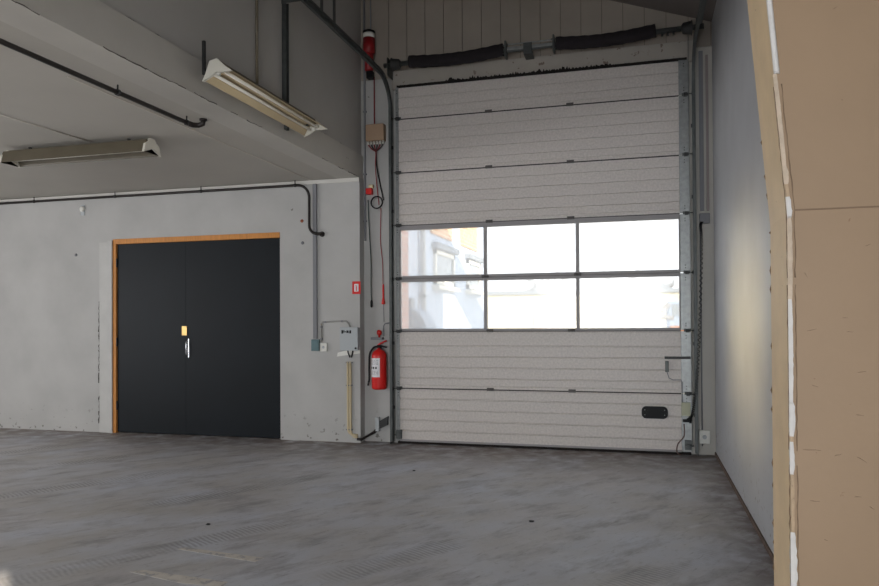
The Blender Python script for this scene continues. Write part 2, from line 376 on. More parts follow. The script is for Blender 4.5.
def ragged(z0, z1, w0, name, m, front=True, seed=1, proud=.004, off=0):
    """a ragged strip of exposed plaster or filler wrapping the pillar corner"""
    rnd = random.Random(seed); mb = MB(); n = max(6, int((z1-z0)/.012)); prev = None
    for i in range(n+1):
        z = z0+(z1-z0)*i/n; taper = min(1, 4*(i/n), 4*(1-i/n))**.7
        wl = w0*taper*rnd.uniform(1.2, 2.6); wr = w0*taper*rnd.uniform(.2, .48)
        c = edge_pt(z, CN)
        # points: on the side face (going back in y), the corner, on the front face (going +x)
        q = [c+Vector((-.007-proud*.3, wl*.9+.001, 0)), c+Vector((-.007-proud, .0, 0)), c+Vector((-.001, -proud, 0)), c+Vector((wr+off, -proud, 0)), c+Vector((wr+off+.001, .002, 0)), c+Vector((.004, .01, 0))]
        q = [mb.b.verts.new(v) for v in q]
        if prev:
            for k in range(6): mb.b.faces.new((prev[k], prev[(k+1) % 6], q[(k+1) % 6], q[k]))
        else: mb.b.faces.new(q)
        prev = q
    mb.b.faces.new(prev[::-1])
    return mb.build(name, m, colm)
for z0, z1, w0, n_, m_, sd, of in ((.70, .915, .015, 'exposed_plaster', PLAS, 4, .0), (.60, 2.19, .0055, 'corner_strip', mat('worn_corner_strip', srgb(176, 152, 124), .7, noise=.2, nscale=40, chips=.62, chipcol=srgb(112, 88, 68), chipscale=40), 14, -.001), (1.075, 1.165, .010, 'exposed_plaster', PLAS, 5, -.002),
        (1.18, 1.275, .0145, 'exposed_plaster', PLAS, 7, 0), (1.27, 1.56, .006, 'exposed_plaster', PLAS, 8, -.001), (1.56, 1.79, .0065, 'old_filler', PUTTY, 9, 0),
        (1.785, 1.845, .007, 'exposed_plaster', PLAS, 10, 0), (1.88, 1.93, .009, 'old_filler', PUTTY, 11, 0), (1.93, 2.19, .003, 'old_filler', PUTTY, 12, 0)):
    ragged(z0, z1, w0, n_, m_, seed=sd, off=of, proud=.001 if n_ == 'corner_strip' else .003)
for dx, dy in ((.0085, -.003), (-.009, .014)):
    for za, zb2 in ((.62, 1.10), (1.14, 1.60), (1.62, 2.16)):
        c0, c1_ = edge_pt(za, CN), edge_pt(zb2, CN)
        mbx = MB(); n_ = 26; rq = random.Random(int(za*100+dx*1e4))
        pts = [edge_pt(za+(zb2-za)*k/n_, CN)+Vector((dx, dy, 0))+(Vector((rq.uniform(-.0016, .0016), 0, 0)) if dy < 0 else Vector((0, rq.uniform(-.005, .005), 0))) for k in range(n_+1)]
        mbx.tube(pts, [rq.uniform(.0005, .0018) for _ in pts], 5); mbx.build('paint_crack', SEAMT, colm)
t = MB(); pts = []
for i in range(16):
    z = 2.19+.6*i/15; pts.append(edge_pt(z, CN)+Vector((0, -.002, 0)))
t.tube(pts, .008, 6); t.build('corner_bead', PLAS, colm)
t = MB(); t.box((CXc+.01, CN-.002, ZK+.005), (XRW, CN+.01, ZK+.009)); t.build('board_seam', SEAMT, colm)
rg_ = random.Random(11)
for px, py, L_, sl in ((812, 330, 14, -2), (850, 332, 10, 0), (862, 372, 12, -1), (815, 386, 9, 2), (845, 318, 8, 0), (860, 415, 10, 1), (812, 450, 26, 1), (838, 455, 10, -2), (862, 460, 14, 6), (858, 497, 10, 0), (815, 501, 14, 1), (872, 508, 7, 3), (826, 540, 5, 1), (868, 245, 8, -2), (806, 275, 4, 5), (835, 8, 6, -3), (782+60, 100, 2, 1)):
    a = at('y', CN-.001, px-L_*.36, py-sl/2); c = at('y', CN-.001, px+L_*.36, py+sl/2)
    MB().tube([a, a.lerp(c, .3)+Vector((0, 0, rg_.uniform(-.001, .001))), a.lerp(c, .7)+Vector((0, 0, rg_.uniform(-.001, .001))), c], [.0002, .0008, .0005, .0002], 5).build('gouge', SEAMT, colm)
# flaked places along the far edge
rnd = random.Random(3); t = MB()
for z in (2.07, 1.96, 1.90, 1.78, 1.72, 1.66, 1.60, 1.42, 1.28, 1.22, .98, .86, .80, 1.05, .72):
    c = edge_pt(z, CF); h = rnd.uniform(.006, .022)
    t.tube([c+Vector((-.004, 0, -h)), c+Vector((-.006, -.004, 0)), c+Vector((-.004, -.002, h))], [.001, rnd.uniform(.003, .006), .001], 5)
t.build('chipped_edge', SEAMT, colm)

# ------------------------------------------------------------------ door_2: dark blue double door
d2 = thing('door_2', 'dark blue double door in an orange pine frame in the near white wall', 'door', (-5.8, .15, 0)); d2['kind'] = 'structure'
YD = -.068; XM = -5.95
for a, c in ((XO1+.003, XM-.0005), (XM+.0005, XO2-.002)):
    MB().box((a, YD, .012), (c, YD+.045, ZO-.002), .003).build('door_leaf', NAVY, d2)
MB().box((XO1-.05, YW-.008, 0), (XO1, YD+.045, ZO+.07), .003).box((XO1-.0, YW-.008, ZO), (XO2, YD+.045, ZO+.07), .003).build('door_frame', WOOD, d2, 'orange pine lining on the left side and head')
MB().box((XO1+.0, YD-.02, 2.30), (XO1+.012, YD+.0, 2.42), .002).box((XO1+.0, YD-.02, .32), (XO1+.012, YD, .44), .002).box((XO1, YD-.02, 1.2), (XO1+.012, YD, 1.32), .002).build('hinge', DARKM, d2)
a, c = at('y', YD, 182.2, 326), at('y', YD, 187.2, 335.5)
MB().box((a.x, YD-.012, c.z), (c.x, YD, a.z), .004).build('lock_plate', BRASS, d2, 'brass lock plate')
a, c = at('y', YD-.03, 186.5, 339), at('y', YD-.03, 186.5, 357)
h = MB(); h.tube([(a.x, YD, a.z-.03), (a.x, YD-.035, a.z-.03), (a.x, YD-.04, a.z-.05), (a.x, YD-.04, c.z+.05), (a.x, YD-.035, c.z+.03), (a.x, YD, c.z+.03)], .007, 8)
h.box((a.x+.004, YD-.006, c.z-.01), (a.x+.02, YD, a.z), .002).build('pull_handle', CHROME, d2, 'thin chrome pull handle')

# ------------------------------------------------------------------ door_1: sectional overhead door
d1 = thing('door_1', 'white sectional overhead door with a glazed band across the middle', 'door', (-1.22, 0, 0)); d1['kind'] = 'structure'
XL, XR = -2.966, .527
PX1, PX2 = -2.925, .415         # between the end caps
seams = [.03, .686, 1.396, 2.050, 2.717, 3.378, 4.053, 4.465]
def rib_panel(z0, z1, name='panel', ng=4):
    """stucco sandwich panel: front profile with grooves, extruded along x"""
    pr = [(.036, z0-.016), (.014, z0-.016), (.014, z0+.008), (.0, z0+.008), (.0, z0+.010)]
    H_ = z1-z0
    full = .66; step = full/(ng+1)
    k = 1
    if z0 > .1: pr += [(0, z0+.038), (.010, z0+.041), (.010, z0+.049), (0, z0+.052)]
    while z0+k*step < z1-.05:
        z = z0+k*step; pr += [(0, z-.008), (.012, z-.004), (.012, z+.003), (0, z+.009)]; k += 1
    pr += [(.0, z1-.022), (.005, z1-.016), (.004, z1-.007), (.012, z1-.007), (.012, z1-.014), (.036, z1-.018)]
    mb = MB(); mb.prism(pr, lambda a, b_: (PX1, a, b_), lambda a, b_: (PX2, a, b_))
    return mb.build(name, PANEL, d1)
for i in (0, 1, 4, 5, 6): rib_panel(seams[i], seams[i+1])
for k in range(1, 7):
    MB().box((PX1, .006, seams[k]-.012), (PX2, .034, seams[k]+.013)).build('section_joint_shade', JSHADE, d1, 'dark strip standing for the shade in the joint between two door sections')
MUL = [-1.828, -.726]
for i in (2, 3):
    z0, z1 = seams[i]+.002, seams[i+1]-.002
    b0 = .030 if i == 2 else .034; b1 = .036 if i == 2 else .055
    fr = MB(); fr.box((PX1, -.004, z0), (PX2, .042, z0+b0), .002).box((PX1, -.004, z1-b1), (PX2, .042, z1), .002)
    fr.box((PX1, .014, z0-.018), (PX2, .036, z0+.01))
    for a, c in ((PX1, PX1+.018), (MUL[0]-.02, MUL[0]+.02), (MUL[1]-.02, MUL[1]+.02), (PX2-.012, PX2)):
        fr.box((a, -.003, z0+b0), (c, .041, z1-b1), .002)
    f_ = fr.build('window_frame', FRAME, d1)
    for a, c in ((PX1+.018, MUL[0]-.02), (MUL[0]+.02, MUL[1]-.02), (MUL[1]+.02, PX2-.012)):
        MB().box((a, .018, z0+b0), (c, .024, z1-b1)).build('pane', PANE, f_)
# end caps with screw holes
for i in range(7):
    for a, c in ((XL, PX1), (PX2, XR)):
        z0, z1 = seams[i]+.004, seams[i+1]-.004
        cp = MB(); cp.box((a+.001, -.006, z0), (c-.001, .042, z1), .003); o = cp.build('end_cap', GALV, d1)
        sc = MB(); xm = (a+c)/2
        for zz in (z0+.05, z0+.08, z1-.05, z1-.08):
            sc.lathe([(.006, 0), (.006, -.004), (.003, -.006)], (xm, -.006, zz), 'y', 8)
        sc.build('screw', DARKM, o)
# seam shadow bars and hinges
def hinge(x, z, wide=False):
    mb = MB(); w_ = .038 if wide else .042
    mb.box((x-w_, -.006, z-.012), (x+w_, -.001, z+.026), .001)
    mb.box((x-w_, -.012, z-.010), (x-w_*.35, -.004, z+.024), .001).box((x+w_*.35, -.012, z-.010), (x+w_, -.004, z+.024), .001)
    mb.tube([(x-w_, -.014, z+.008), (x+w_, -.014, z+.008)], .007, 8)
    return mb.build('hinge', HINGE if not wide else GALVD, d1)
for k in range(1, 7):
    z = seams[k]
    for x in (-1.775, -.80):
        if k == 3: x = MUL[0] if x < -1.2 else MUL[1]
        hinge(x, z)
    for x, sx in ((XL+.035, -1), (XR-.04, 1)):
        hh = hinge(x, z, True)
        MB().tube([(x, -.045, z), (x+sx*.085, -.045, z)], .006, 8).lathe([(.022, x+sx*.065), (.022, x+sx*.088)], (0, -.045, z), 'x', 12).box((x-.02, -.05, z-.02), (x+.02, -.006, z+.02), .003).build('roller', DARKM, hh)
MB().box((XL+.01, -.008, .0), (XR-.01, .05, .026), .004).build('bottom_seal', RUBB, d1, 'black rubber bottom seal')
MB().box((PX1, -.008, .028), (PX2, .0, .052), .002).build('bottom_rail', FRAME, d1)
# perished top seal, ragged
t = MB(); n = 300; prev = None; rnd = random.Random(2)
for i in range(n+1):
    x = XL+.02+(XR-XL-.04)*i/n; f = i/n
    rag = .042*rnd.random()*(.4+.6*math.sin(i*.13)**2) if .18 < f < .76 and rnd.random() < .75 else .004*rnd.random()
    q = [t.b.verts.new(v) for v in ((x, -.004, 4.447), (x, -.012, 4.468), (x, -.008, 4.476+rag), (x, .02, 4.476+rag*.8), (x, .02, 4.447))]
    if prev:
        for k in range(5): t.b.faces.new((prev[k], prev[(k+1) % 5], q[(k+1) % 5], q[k]))
    else: t.b.faces.new(q)
    prev = q
t.b.faces.new(prev[::-1]); t.build('top_seal', RUBB, d1, 'ragged black rubber seal along the top')
# oval black lift handle
a, c = at('y', -.004, 641.5, 406), at('y', -.004, 668, 419)
xm, zm, hw, hh_ = (a.x+c.x)/2, (a.z+c.z)/2, (c.x-a.x)/2, (a.z-c.z)/2
def oval(w_, h_, r_):
    pts = []
    for cx_, cz_, a0 in ((w_-r_, h_-r_, 0), (-w_+r_, h_-r_, math.pi/2), (-w_+r_, -h_+r_, math.pi), (w_-r_, -h_+r_, 1.5*math.pi)):
        pts += [(xm+cx_+r_*math.cos(a0+k*math.pi/12), zm+cz_+r_*math.sin(a0+k*math.pi/12)) for k in range(7)]
    return pts
t = MB(); t.prism(oval(hw, hh_, hh_*.75), lambda x, z: (x, -.014, z), lambda x, z: (x, .002, z))
hd = t.build('lift_handle', BLACK, d1, 'oval black plastic recessed handle')
t = MB()
for sx in (-.75, .75):
    for sz in (-.4, .4): t.lathe([(.006, 0), (.004, -.004)], (xm+sx*hw, -.014, zm+sz*hh_), 'y', 8)
t.build('screw', GALV, hd)
t = MB(); t.prism([(xm+(x-xm)*.6, zm+(z-zm)*.42) for x, z in oval(hw, hh_, hh_*.75)], lambda x, z: (x, -.018, z), lambda x, z: (x, -.013, z)); t.build('grip', BLACK, hd)
# slide bolt with pull wire
lt = MB(); p = at('y', -.02, 665, 357.5); q = at('y', -.02, 688, 357)
lt.box((p.x-.005, -.03, p.z-.016), (q.x+.03, -.006, p.z+.012), .003)
lo = lt.build('slide_bolt', DARKM, d1, 'dark slide bolt')
a = at('y', -.02, 667, 361); c = at('y', -.02, 667, 372)
MB().box((a.x-.02, -.035, c.z), (a.x+.018, -.008, a.z), .004).build('bolt_knob', GALVD, lo)
w1 = [at('y', -.012, x, y) for x, y in ((667, 372), (669, 378), (673, 380), (681, 380), (682.5, 383), (682.5, 402))]
MB().tube(w1, .005, 6).build('pull_wire', GREYC, lo)
# junction box on the lower right edge, with its cable
a, c = at('y', -.03, 681.5, 402.5), at('y', -.03, 690.5, 416)
bx_ = MB().box((a.x, -.05, c.z), (c.x, -.006, a.z), .004).build('cable_box', BGREY, d1, 'pale olive cable box on the lower right edge')
c1 = [at('y', -.03, x, y) for x, y in ((684, 424), (684, 436), (678, 444), (677, 452), (682, 456))]
MB().tube(smooth_path(c1), .007, 6).build('safety_cable', mat('brown_cable', srgb(96, 72, 66), .6), bx_)
a = at('y', -.03, 687, 420.5)
MB().box((a.x-.045, -.045, a.z-.02), (a.x+.05, -.01, a.z+.012), .006).box((a.x+.02, -.045, a.z-.03), (a.x+.05, -.01, a.z+.05), .006).build('cable_clamp', BLACK, bx_)
for x in (XL+.035, XR-.045):
    MB().box((x-.035, -.035, .06), (x+.035, -.006, .17), .004).box((x-.02, -.06, .09), (x+.02, -.03, .13), .004).tube([(x-.03, -.05, .11), (x+.06*(-1 if x < 0 else 1), -.05, .11)], .008, 8).build('bottom_bracket', GALVD, d1)

# ------------------------------------------------------------------ door tracks
def track(x, sgn, label):
    """sgn: -1 left track, +1 right track"""
    R_ = .40; zt = 4.53; yv = -.045
    path = [(yv, .03), (yv, 1.2), (yv, 2.6), (yv, zt-R_)]
    path += [(yv-R_+R_*math.cos(a), zt-R_+R_*math.sin(a)) for a in [math.pi/2*k/10 for k in range(1, 11)]]
    path += [(-2.0, zt-.002), (-7.5, zt-.01)]
    root = thing('door_track', label, 'door track', (x, yv, 0))
    e_ = sgn
    prof = [(0*e_, -.034), (.03*e_, -.034), (.03*e_, .034), (0*e_, .034), (0*e_, .028), (.024*e_, .028), (.024*e_, -.028), (0*e_, -.028)]
    MB().sweep(prof, path, x).build('rail', GALVD, root)
    # mounting angle screwed to the wall
    mb = MB(); xa = x+.030*e_
    mb.box((min(xa, xa+.004*e_), -.075, .0), (max(xa, xa+.004*e_), YB, 4.28)); mb.box((min(xa, xa+.012*e_), YB-.006, .0), (max(xa, xa+.012*e_), YB, 4.28))
    ang = mb.build('wall_angle', GALVD, root)
    # horizontal stiffening angle above the rail with bolts
    mb = MB(); mb.box((min(xa, xa+.004*e_), -7.4, zt+.005), (max(xa, xa+.004*e_), -.62, zt+.075)); mb.box((min(xa, xa+.04*e_), -7.4, zt+.071), (max(xa, xa+.04*e_), -.62, zt+.075))
    mb.build('stiffening_angle', GALVD, root)
    mb = MB()
    for k in range(14): mb.lathe([(.009, 0), (.009, -.006*e_), (.005, -.012*e_)], (xa if e_ > 0 else xa+.006, -.9-k*.22, zt+.045), 'x', 8)
    mb.build('bolt', DARKM, root, kind='stuff')
    for z in (.45, 1.25, 2.05, 2.9, 3.7):
        mb = MB(); mb.box((min(x-.01*e_, xa), -.02, z-.02), (max(x-.01*e_, xa), .0, z+.02), .002); mb.build('bracket', DARKM, root)
    return root
track(-3.0, -1, 'galvanised steel door track on the left of the big door, curving back under the ceiling')
track(.555, 1, 'galvanised steel door track on the right of the big door, curving back under the ceiling')

# ------------------------------------------------------------------ spring shaft
YS = -.15
sp0 = at('y', YS, 386, 66.5); sp1 = at('y', YS, 712, 29)
sh = thing('spring_shaft', 'torsion spring shaft with two black sleeved springs above the big door', 'spring shaft', ((sp0.x+sp1.x)/2, YS, 4.7))
zs = lambda x: 4.690+(x+3.05)*.018
MB().tube([(-3.06, YS, zs(-3.06)), (.68, YS, zs(.68))], .030, 12).build('shaft', GALVD, sh)
for x0, x1, sag in ((-2.73, -1.56, .035), (-.94, .17, .035)):
    pts = []; rr = []
    for i in range(25):
        f = i/24; x = x0+(x1-x0)*f
        pts.append((x, YS, zs(x)+.012*(1-f) + .0 - sag*math.sin(math.pi*f)+.015*f)); rr.append(.072+.003*math.sin(i*2.1)+.002*random.random())
    MB().tube(pts, rr, 16).build('sleeved_spring', SLEEVE, sh, 'black sleeved torsion spring')
for x in (-1.53, -.965):
    MB().lathe([(.055, -.012), (.055, .012)], (x, YS, zs(x)), 'x', 20).box((x-.01, YS-.06, zs(x)-.09), (x+.01, YS+.06, zs(x)+.10), .003).tube([(x-.03, YS-.045, zs(x)+.05), (x+.03, YS-.045, zs(x)+.05)], .008, 8).tube([(x-.03, YS-.045, zs(x)-.05), (x+.03, YS-.045, zs(x)-.05)], .008, 8).build('anchor_plate', GALVD, sh)
x = at('y', YS, 528, 46).x
MB().box((x-.05, YS-.02, zs(x)-.08), (x+.05, YB, zs(x)-.055), .003).box((x-.05, YS-.045, zs(x)-.07), (x+.05, YS-.035, zs(x)+.05), .003).box((x-.04, YB-.10, zs(x)-.07), (x+.04, YB-.05, zs(x)+.0), .003).build('centre_bearing', GALVD, sh)
MB().box((-1.51, YS-.035, zs(-1.3)-.012), (-.98, YS-.028, zs(-1.3)+.022), .002).build('tie_bar', GALV, sh)
MB().box((-1.51, YS-.04, zs(-1.3)+.045), (-.98, YS-.028, zs(-1.3)+.06), .002).build('tie_bar', GALV, sh)
for x, s_ in ((-2.90, -1), (.50, 1)):
    MB().lathe([(.05, -.06), (.085, -.055), (.072, -.04), (.06, .04), (.03, .06)] if s_ < 0 else [(.03, -.06), (.06, -.04), (.072, .04), (.085, .055), (.05, .06)], (x, YS, zs(x)), 'x', 24).build('cable_drum', DARKM, sh)
    MB().box((x+s_*.10-.004, YS-.06, zs(x)-.14), (x+s_*.10+.004, YB, zs(x)+.08), .002).build('end_bearing_plate', GALVD, sh)
for x in (.30, .36, .24):
    MB().box((x-.012, YS-.02, zs(x)-.055), (x+.012, YS+.02, zs(x)-.02), .003).build('set_screw_collar', DARKM, sh)
for x in (-2.955, .515):
    MB().tube([(x, -.115, zs(x)-.03), (x+(-.01 if x < 0 else .01), -.07, .13)], .003, 6).build('lift_cable', GALV, sh)

# ------------------------------------------------------------------ fluorescent fittings
def fitting(label, centre, length, axis, width, tilt, hang, body, refl):
    """trough reflector lamp with two unlit tubes; axis 'x' or 'y', open side down, tilted about its length"""
    root = thing('fluorescent_lamp', label, 'lamp', centre, 'bare trough fluorescent lamps')
    c = Vector(centre)
    ax = Vector((1, 0, 0)) if axis == 'x' else Vector((0, 1, 0)); si = Vector((0, 1, 0)) if axis == 'x' else Vector((1, 0, 0))
    R3 = Matrix.Rotation(tilt, 3, ax); si = R3 @ si; uz = R3 @ Vector((0, 0, 1)); h = length/2; w_ = width
    def F(k): return lambda a, b_: c+ax*k+si*a+uz*b_
    # reflector sheet: W-profile
    if axis == 'x':
        outer = [(-w_/2, -.075), (-w_*.42, .0), (-w_*.36, .045), (w_*.36, .045), (w_*.42, .0), (w_/2, -.075)]
    else: outer = [(-w_/2, -.055), (-w_*.30, .0), (-.045, .028), (.045, .028), (w_*.30, .0), (w_/2, -.055)]
    inner = [(w_/2-.004, -.057), (w_*.29, -.005), (.03, .018), (0, -.012), (-.03, .018), (-w_*.29, -.005), (-w_/2+.004, -.057)]
    MB().prism(outer+inner, F(-h), F(h)).build('reflector', refl, root)
    MB().prism([(-.04, .028), (.04, .028), (.034, .065), (-.034, .065)], F(-h+.02), F(h-.02)).build('housing', body, root)
    for s_ in (-1, 1):
        cap = [(-w_/2-.008, -.08 if axis == 'x' else -.064), (-w_*(.44 if axis == 'x' else .31), .004), (-.05, .046), (-.036, .07), (.036, .07), (.05, .046), (w_*(.44 if axis == 'x' else .31), .004), (w_/2+.008, -.08 if axis == 'x' else -.064), (w_*.20, -.05), (.0, -.03), (-w_*.20, -.05)]
        MB().prism(cap, F(s_*h-.012), F(s_*h+.012)).build('end_cap', LAMPE, root)
        MB().box(c+ax*(s_*(h-.035))-Vector((.09, .09, .02)) if False else c+ax*(s_*(h-.03))+uz*-.03-Vector((.014, .014, .014)), c+ax*(s_*(h-.03))+uz*-.03+Vector((.014, .014, .014)), .003).build('tube_holder', WHITE, root)
    for s_ in (-1, 1):
        MB().tube([c+ax*(-h+.02)+si*(s_*w_*.17)+uz*-.022, c+ax*(h-.02)+si*(s_*w_*.17)+uz*-.022], .014, 12).build('fluorescent_tube', TUBE, root)
    for k in hang:
        q = c+ax*k+uz*.06+(Vector((-.15, 0, -.05)) if axis == 'y' else Vector((0, 0, 0)))
        if axis == 'y': MB().box(q-Vector((.012, .012, .012)), q+Vector((.15, .012, .012)), .002).build('hanger_arm', DARKM, root)
        MB().box(q-Vector((.012, .012, .0)), q+Vector((.012, .012, (.26 if k < 0 else .13) if axis == 'y' else .03)), .002).build('hanger', DARKM, root)
    return root
fitting('unlit trough lamp hanging in front of the upper left wall above the edge beam', (-3.20, -2.75, 3.50), 1.78, 'y', .25, math.radians(-14), (-.80, .80), LAMPB, REFL)
fitting('unlit trough lamp hanging from the low ceiling over the blue door side', (-5.47, -2.55, 3.245), 1.72, 'x', .24, math.radians(0), (-.6, .6), LAMPD, LAMPD)

# ------------------------------------------------------------------ pipes of the low area
wp = thing('pipe', 'dark pipe running along the top of the near wall and turning down', 'pipe', (-6, -.15, 3.28))
yp = -.145
pts = [(-11.8, yp, 3.275), (-4.25, yp, 3.275)]+[(-4.25+.165*math.sin(a), yp, 3.11+.165*math.cos(a)) for a in [math.pi/2*k/8 for k in range(1, 9)]]+[(-4.085, yp, 2.75)]
pts += [(-3.975-.11*math.cos(a), yp, 2.75-.11*math.sin(a)) for a in [math.pi/2*k/6 for k in range(1, 7)]]
MB().tube(pts, .017, 12).build('tube', PIPE, wp)
MB().tube([(-3.975, yp, 2.64), (-3.93, yp, 2.64), (-3.93, YW, 2.64)], .02, 10).lathe([(.035, -.012), (.035, .0)], (-3.93, YW, 2.64), 'y', 14).build('wall_flange', PIPE, wp)
for px, py in ((34, 201), (115, 196), (201, 190), (295, 185)):
    x = at('y', yp, px, py).x
    MB().tube([(x, yp, 3.275), (x, yp, ZC)], .006, 8).lathe([(.022, -.012), (.022, .012)], (x, yp, 3.275), 'x', 12).build('pipe_clip', DARKM, wp)
cp = thing('pipe', 'dark pipe under the low ceiling beside the edge beam ending in an elbow', 'pipe', (-3.86, -4, 3.29))
MB().tube([(-3.87, -9, 3.285), (-3.87, -3.02, 3.285)], .018, 12).build('tube', PIPE, cp)
MB().tube([(-3.87, -3.03, 3.285), (-3.865, -2.97, 3.285), (-3.83, -2.93, 3.288), (-3.79, -2.925, 3.30), (-3.785, -2.925, ZC+.004)], .024, 12).lathe([(.034, ZC-.012), (.034, ZC+.003)], (-3.785, -2.925, 0), 'z', 14).build('elbow', PIPE, cp)
for y in (-3.93, -3.05, -5.6):
    MB().tube([(-3.87, y, 3.285), (-3.87, y, ZC+.003)], .006, 8).lathe([(.025, y-.012), (.025, y+.012)], (-3.87, 0, 3.285), 'y', 12).build('pipe_clip', DARKM, cp)

# ------------------------------------------------------------------ small things on the near wall
p = at('y', YW-.02, 82, 209)
se = thing('wall_sensor', 'small white oval sensor high on the near wall left of the blue door', 'sensor', (p.x, YW, p.z))
MB().lathe([(.04, 0), (.04, -.02), (.03, -.035), (.012, -.04)], (p.x, YW, p.z), 'y', 18).build('housing', WHITE, se)
MB().box((p.x-.035, YW-.012, p.z-.09), (p.x+.035, YW, p.z+.06), .01).build('base', LGREY, se)
for px, py, lb in ((76, 255, 'small grey plug in the near wall left of the blue door'), (302.5, 243, 'small grey plug in the near wall right of the blue door frame'), (302, 221, 'small rusty plug in the near wall above the other plug')):
    p = at('y', YW, px, py)
    tag(MB().lathe([(.022, 0), (.02, -.008), (.008, -.014)], (p.x, YW, p.z), 'y', 12).build('wall_plug', GREYC if px != 302 else mat('rust', srgb(150, 84, 60), .8)), lb, 'wall plug')
# grey conduit and junction box
a = at('y', YW-.03, 315, 338)
cx0 = a.x
tag(MB().box((cx0-.026, YW-.035, a.z-.01), (cx0+.026, YW, ZC-.055), .004).build('cable_duct', GREYC), 'straight grey cable duct from the slab down to the grey green box', 'cable duct')
a, c = at('y', YW-.05, 311, 338.5), at('y', YW-.05, 318.8, 351)
jb = thing('junction_box', 'grey green junction box at the foot of the grey cable duct', 'junction box', ((a.x+c.x)/2, YW, c.z))
MB().box((a.x, YW-.05, c.z), (c.x, YW, a.z-.012), .006).build('body', TEAL, jb)
MB().box((a.x+.01, YW-.056, c.z+.01), (c.x-.01, YW-.05, a.z-.022), .003).build('lid', TEAL, jb)
a2, c2 = at('y', YW-.03, 322.5, 343), at('y', YW-.03, 326, 351.5)
sk = thing('wall_socket', 'small white box just right of the grey green junction box', 'socket', ((a2.x+c2.x)/2, YW, c2.z))
MB().box((c.x+.004, YW-.03, c2.z), (c2.x+.01, YW, a2.z), .004).build('body', WHITE, sk)
MB().lathe([(.018, 0), (.015, -.004)], ((c.x+c2.x)/2+.006, YW-.03, (a2.z+c2.z)/2), 'y', 14).build('socket_ring', LGREY, sk)
pp_ = [at('y', YW-.015, x, y) for x, y in ((321.5, 342.5), (321.0, 326), (322, 323), (325, 322), (343, 321.2), (347, 322), (350, 327))]
pl = thing('conduit', 'thin white conduit bent over from the small socket to the grey control box', 'conduit', pp_[1])
MB().tube(smooth_path(pp_, 5), .010, 8).build('tube', mat('off_white_conduit', srgb(150, 148, 144), .6), pl)
for px, py in ((325.5, 322), (342, 321.3), (321.2, 327), (321.4, 339)):
    q = at('y', YW-.015, px, py); MB().box((q.x-.012, YW-.028, q.z-.012), (q.x+.012, YW, q.z+.012), .003).build('clip', GREYC, pl)
# control box
a, c = at('y', YW-.09, 340, 327.5), at('y', YW-.09, 357.5, 350.5)
cb = thing('control_box', 'light grey door control box with black marks on the lid', 'control box', ((a.x+c.x)/2, YW, c.z))
MB().box((a.x, YW-.075, c.z), (c.x, YW-.0125, a.z), .006).build('body', LGREY, cb)
ld = MB().box((a.x-.004, YW-.095, c.z-.002), (c.x+.004, YW-.077, a.z+.004), .005).build('lid', LGREY, cb)
def text_obj(body, size, loc, m, parent, name='lettering', align='CENTER', ext=.001):
    cu = bpy.data.curves.new(name, 'FONT'); cu.body = body; cu.size = size; cu.extrude = ext; cu.align_x = align; cu.align_y = 'CENTER'
    tmp = bpy.data.objects.new('tmp', cu); me = bpy.data.meshes.new_from_object(tmp); bpy.data.objects.remove(tmp); bpy.data.curves.remove(cu)
    R_ = Matrix.Rotation(math.pi/2, 4, 'X'); me.transform(R_)
    o0 = Vector((0, 0, 0)); q = parent
    while q is not None: o0 += q.location; q = q.parent
    me.transform(Matrix.Translation(Vector(loc)-o0)); me.materials.clear(); me.materials.append(m)
    o = bpy.data.objects.new(name, me); C.objects.link(o); o.parent = parent; return o
xm_, zt_ = (a.x+c.x)/2, a.z-.055; ww = (c.x-a.x)
k = MB()
k.box((a.x+.022, YW-.098, zt_-.022), (a.x+.045, YW-.095, zt_+.022)).box((a.x+.05, YW-.098, zt_-.010), (a.x+.062, YW-.095, zt_+.020))
k.box((a.x+.066, YW-.098, zt_-.006), (a.x+.086, YW-.095, zt_+.006)).box((a.x+.09, YW-.098, zt_-.014), (a.x+.112, YW-.095, zt_+.018)).box((a.x+.118, YW-.098, zt_-.018), (a.x+.128, YW-.095, zt_+.016)).box((a.x+.133, YW-.098, zt_-.02), (a.x+.152, YW-.095, zt_+.02))
k.build('button_mark', BLACK, ld, 'black printed marks')
MB().lathe([(.014, 0), (.012, -.012)], (c.x-.022, YW-.095, c.z+.028), 'y', 12).build('key_lock', DARKM, ld)
cbl = MB()
for s_ in (-1, 1): cbl.tube([(xm_+s_*.035, YW-.04, c.z+.004), (xm_+s_*.03, YW-.04, c.z-.03), (xm_+s_*.01, YW-.03, c.z-.09)], .009, 8)
cbl.build('cable', BLACK, cb)
a3 = at('y', YW-.01, 337, 355); c3 = at('y', YW-.01, 362, 351)
tag(MB().prism([(a3.x, a3.z-.02), (XLW+.01, c3.z-.03), (XLW+.01, c3.z+.05), (a3.x+.01, a3.z+.03)], lambda x_, z_: (x_, YW-.012, z_), lambda x_, z_: (x_, YW-.001, z_)).build('backing_board', WHITE), 'white sloping board fixed behind the grey control box', 'board')
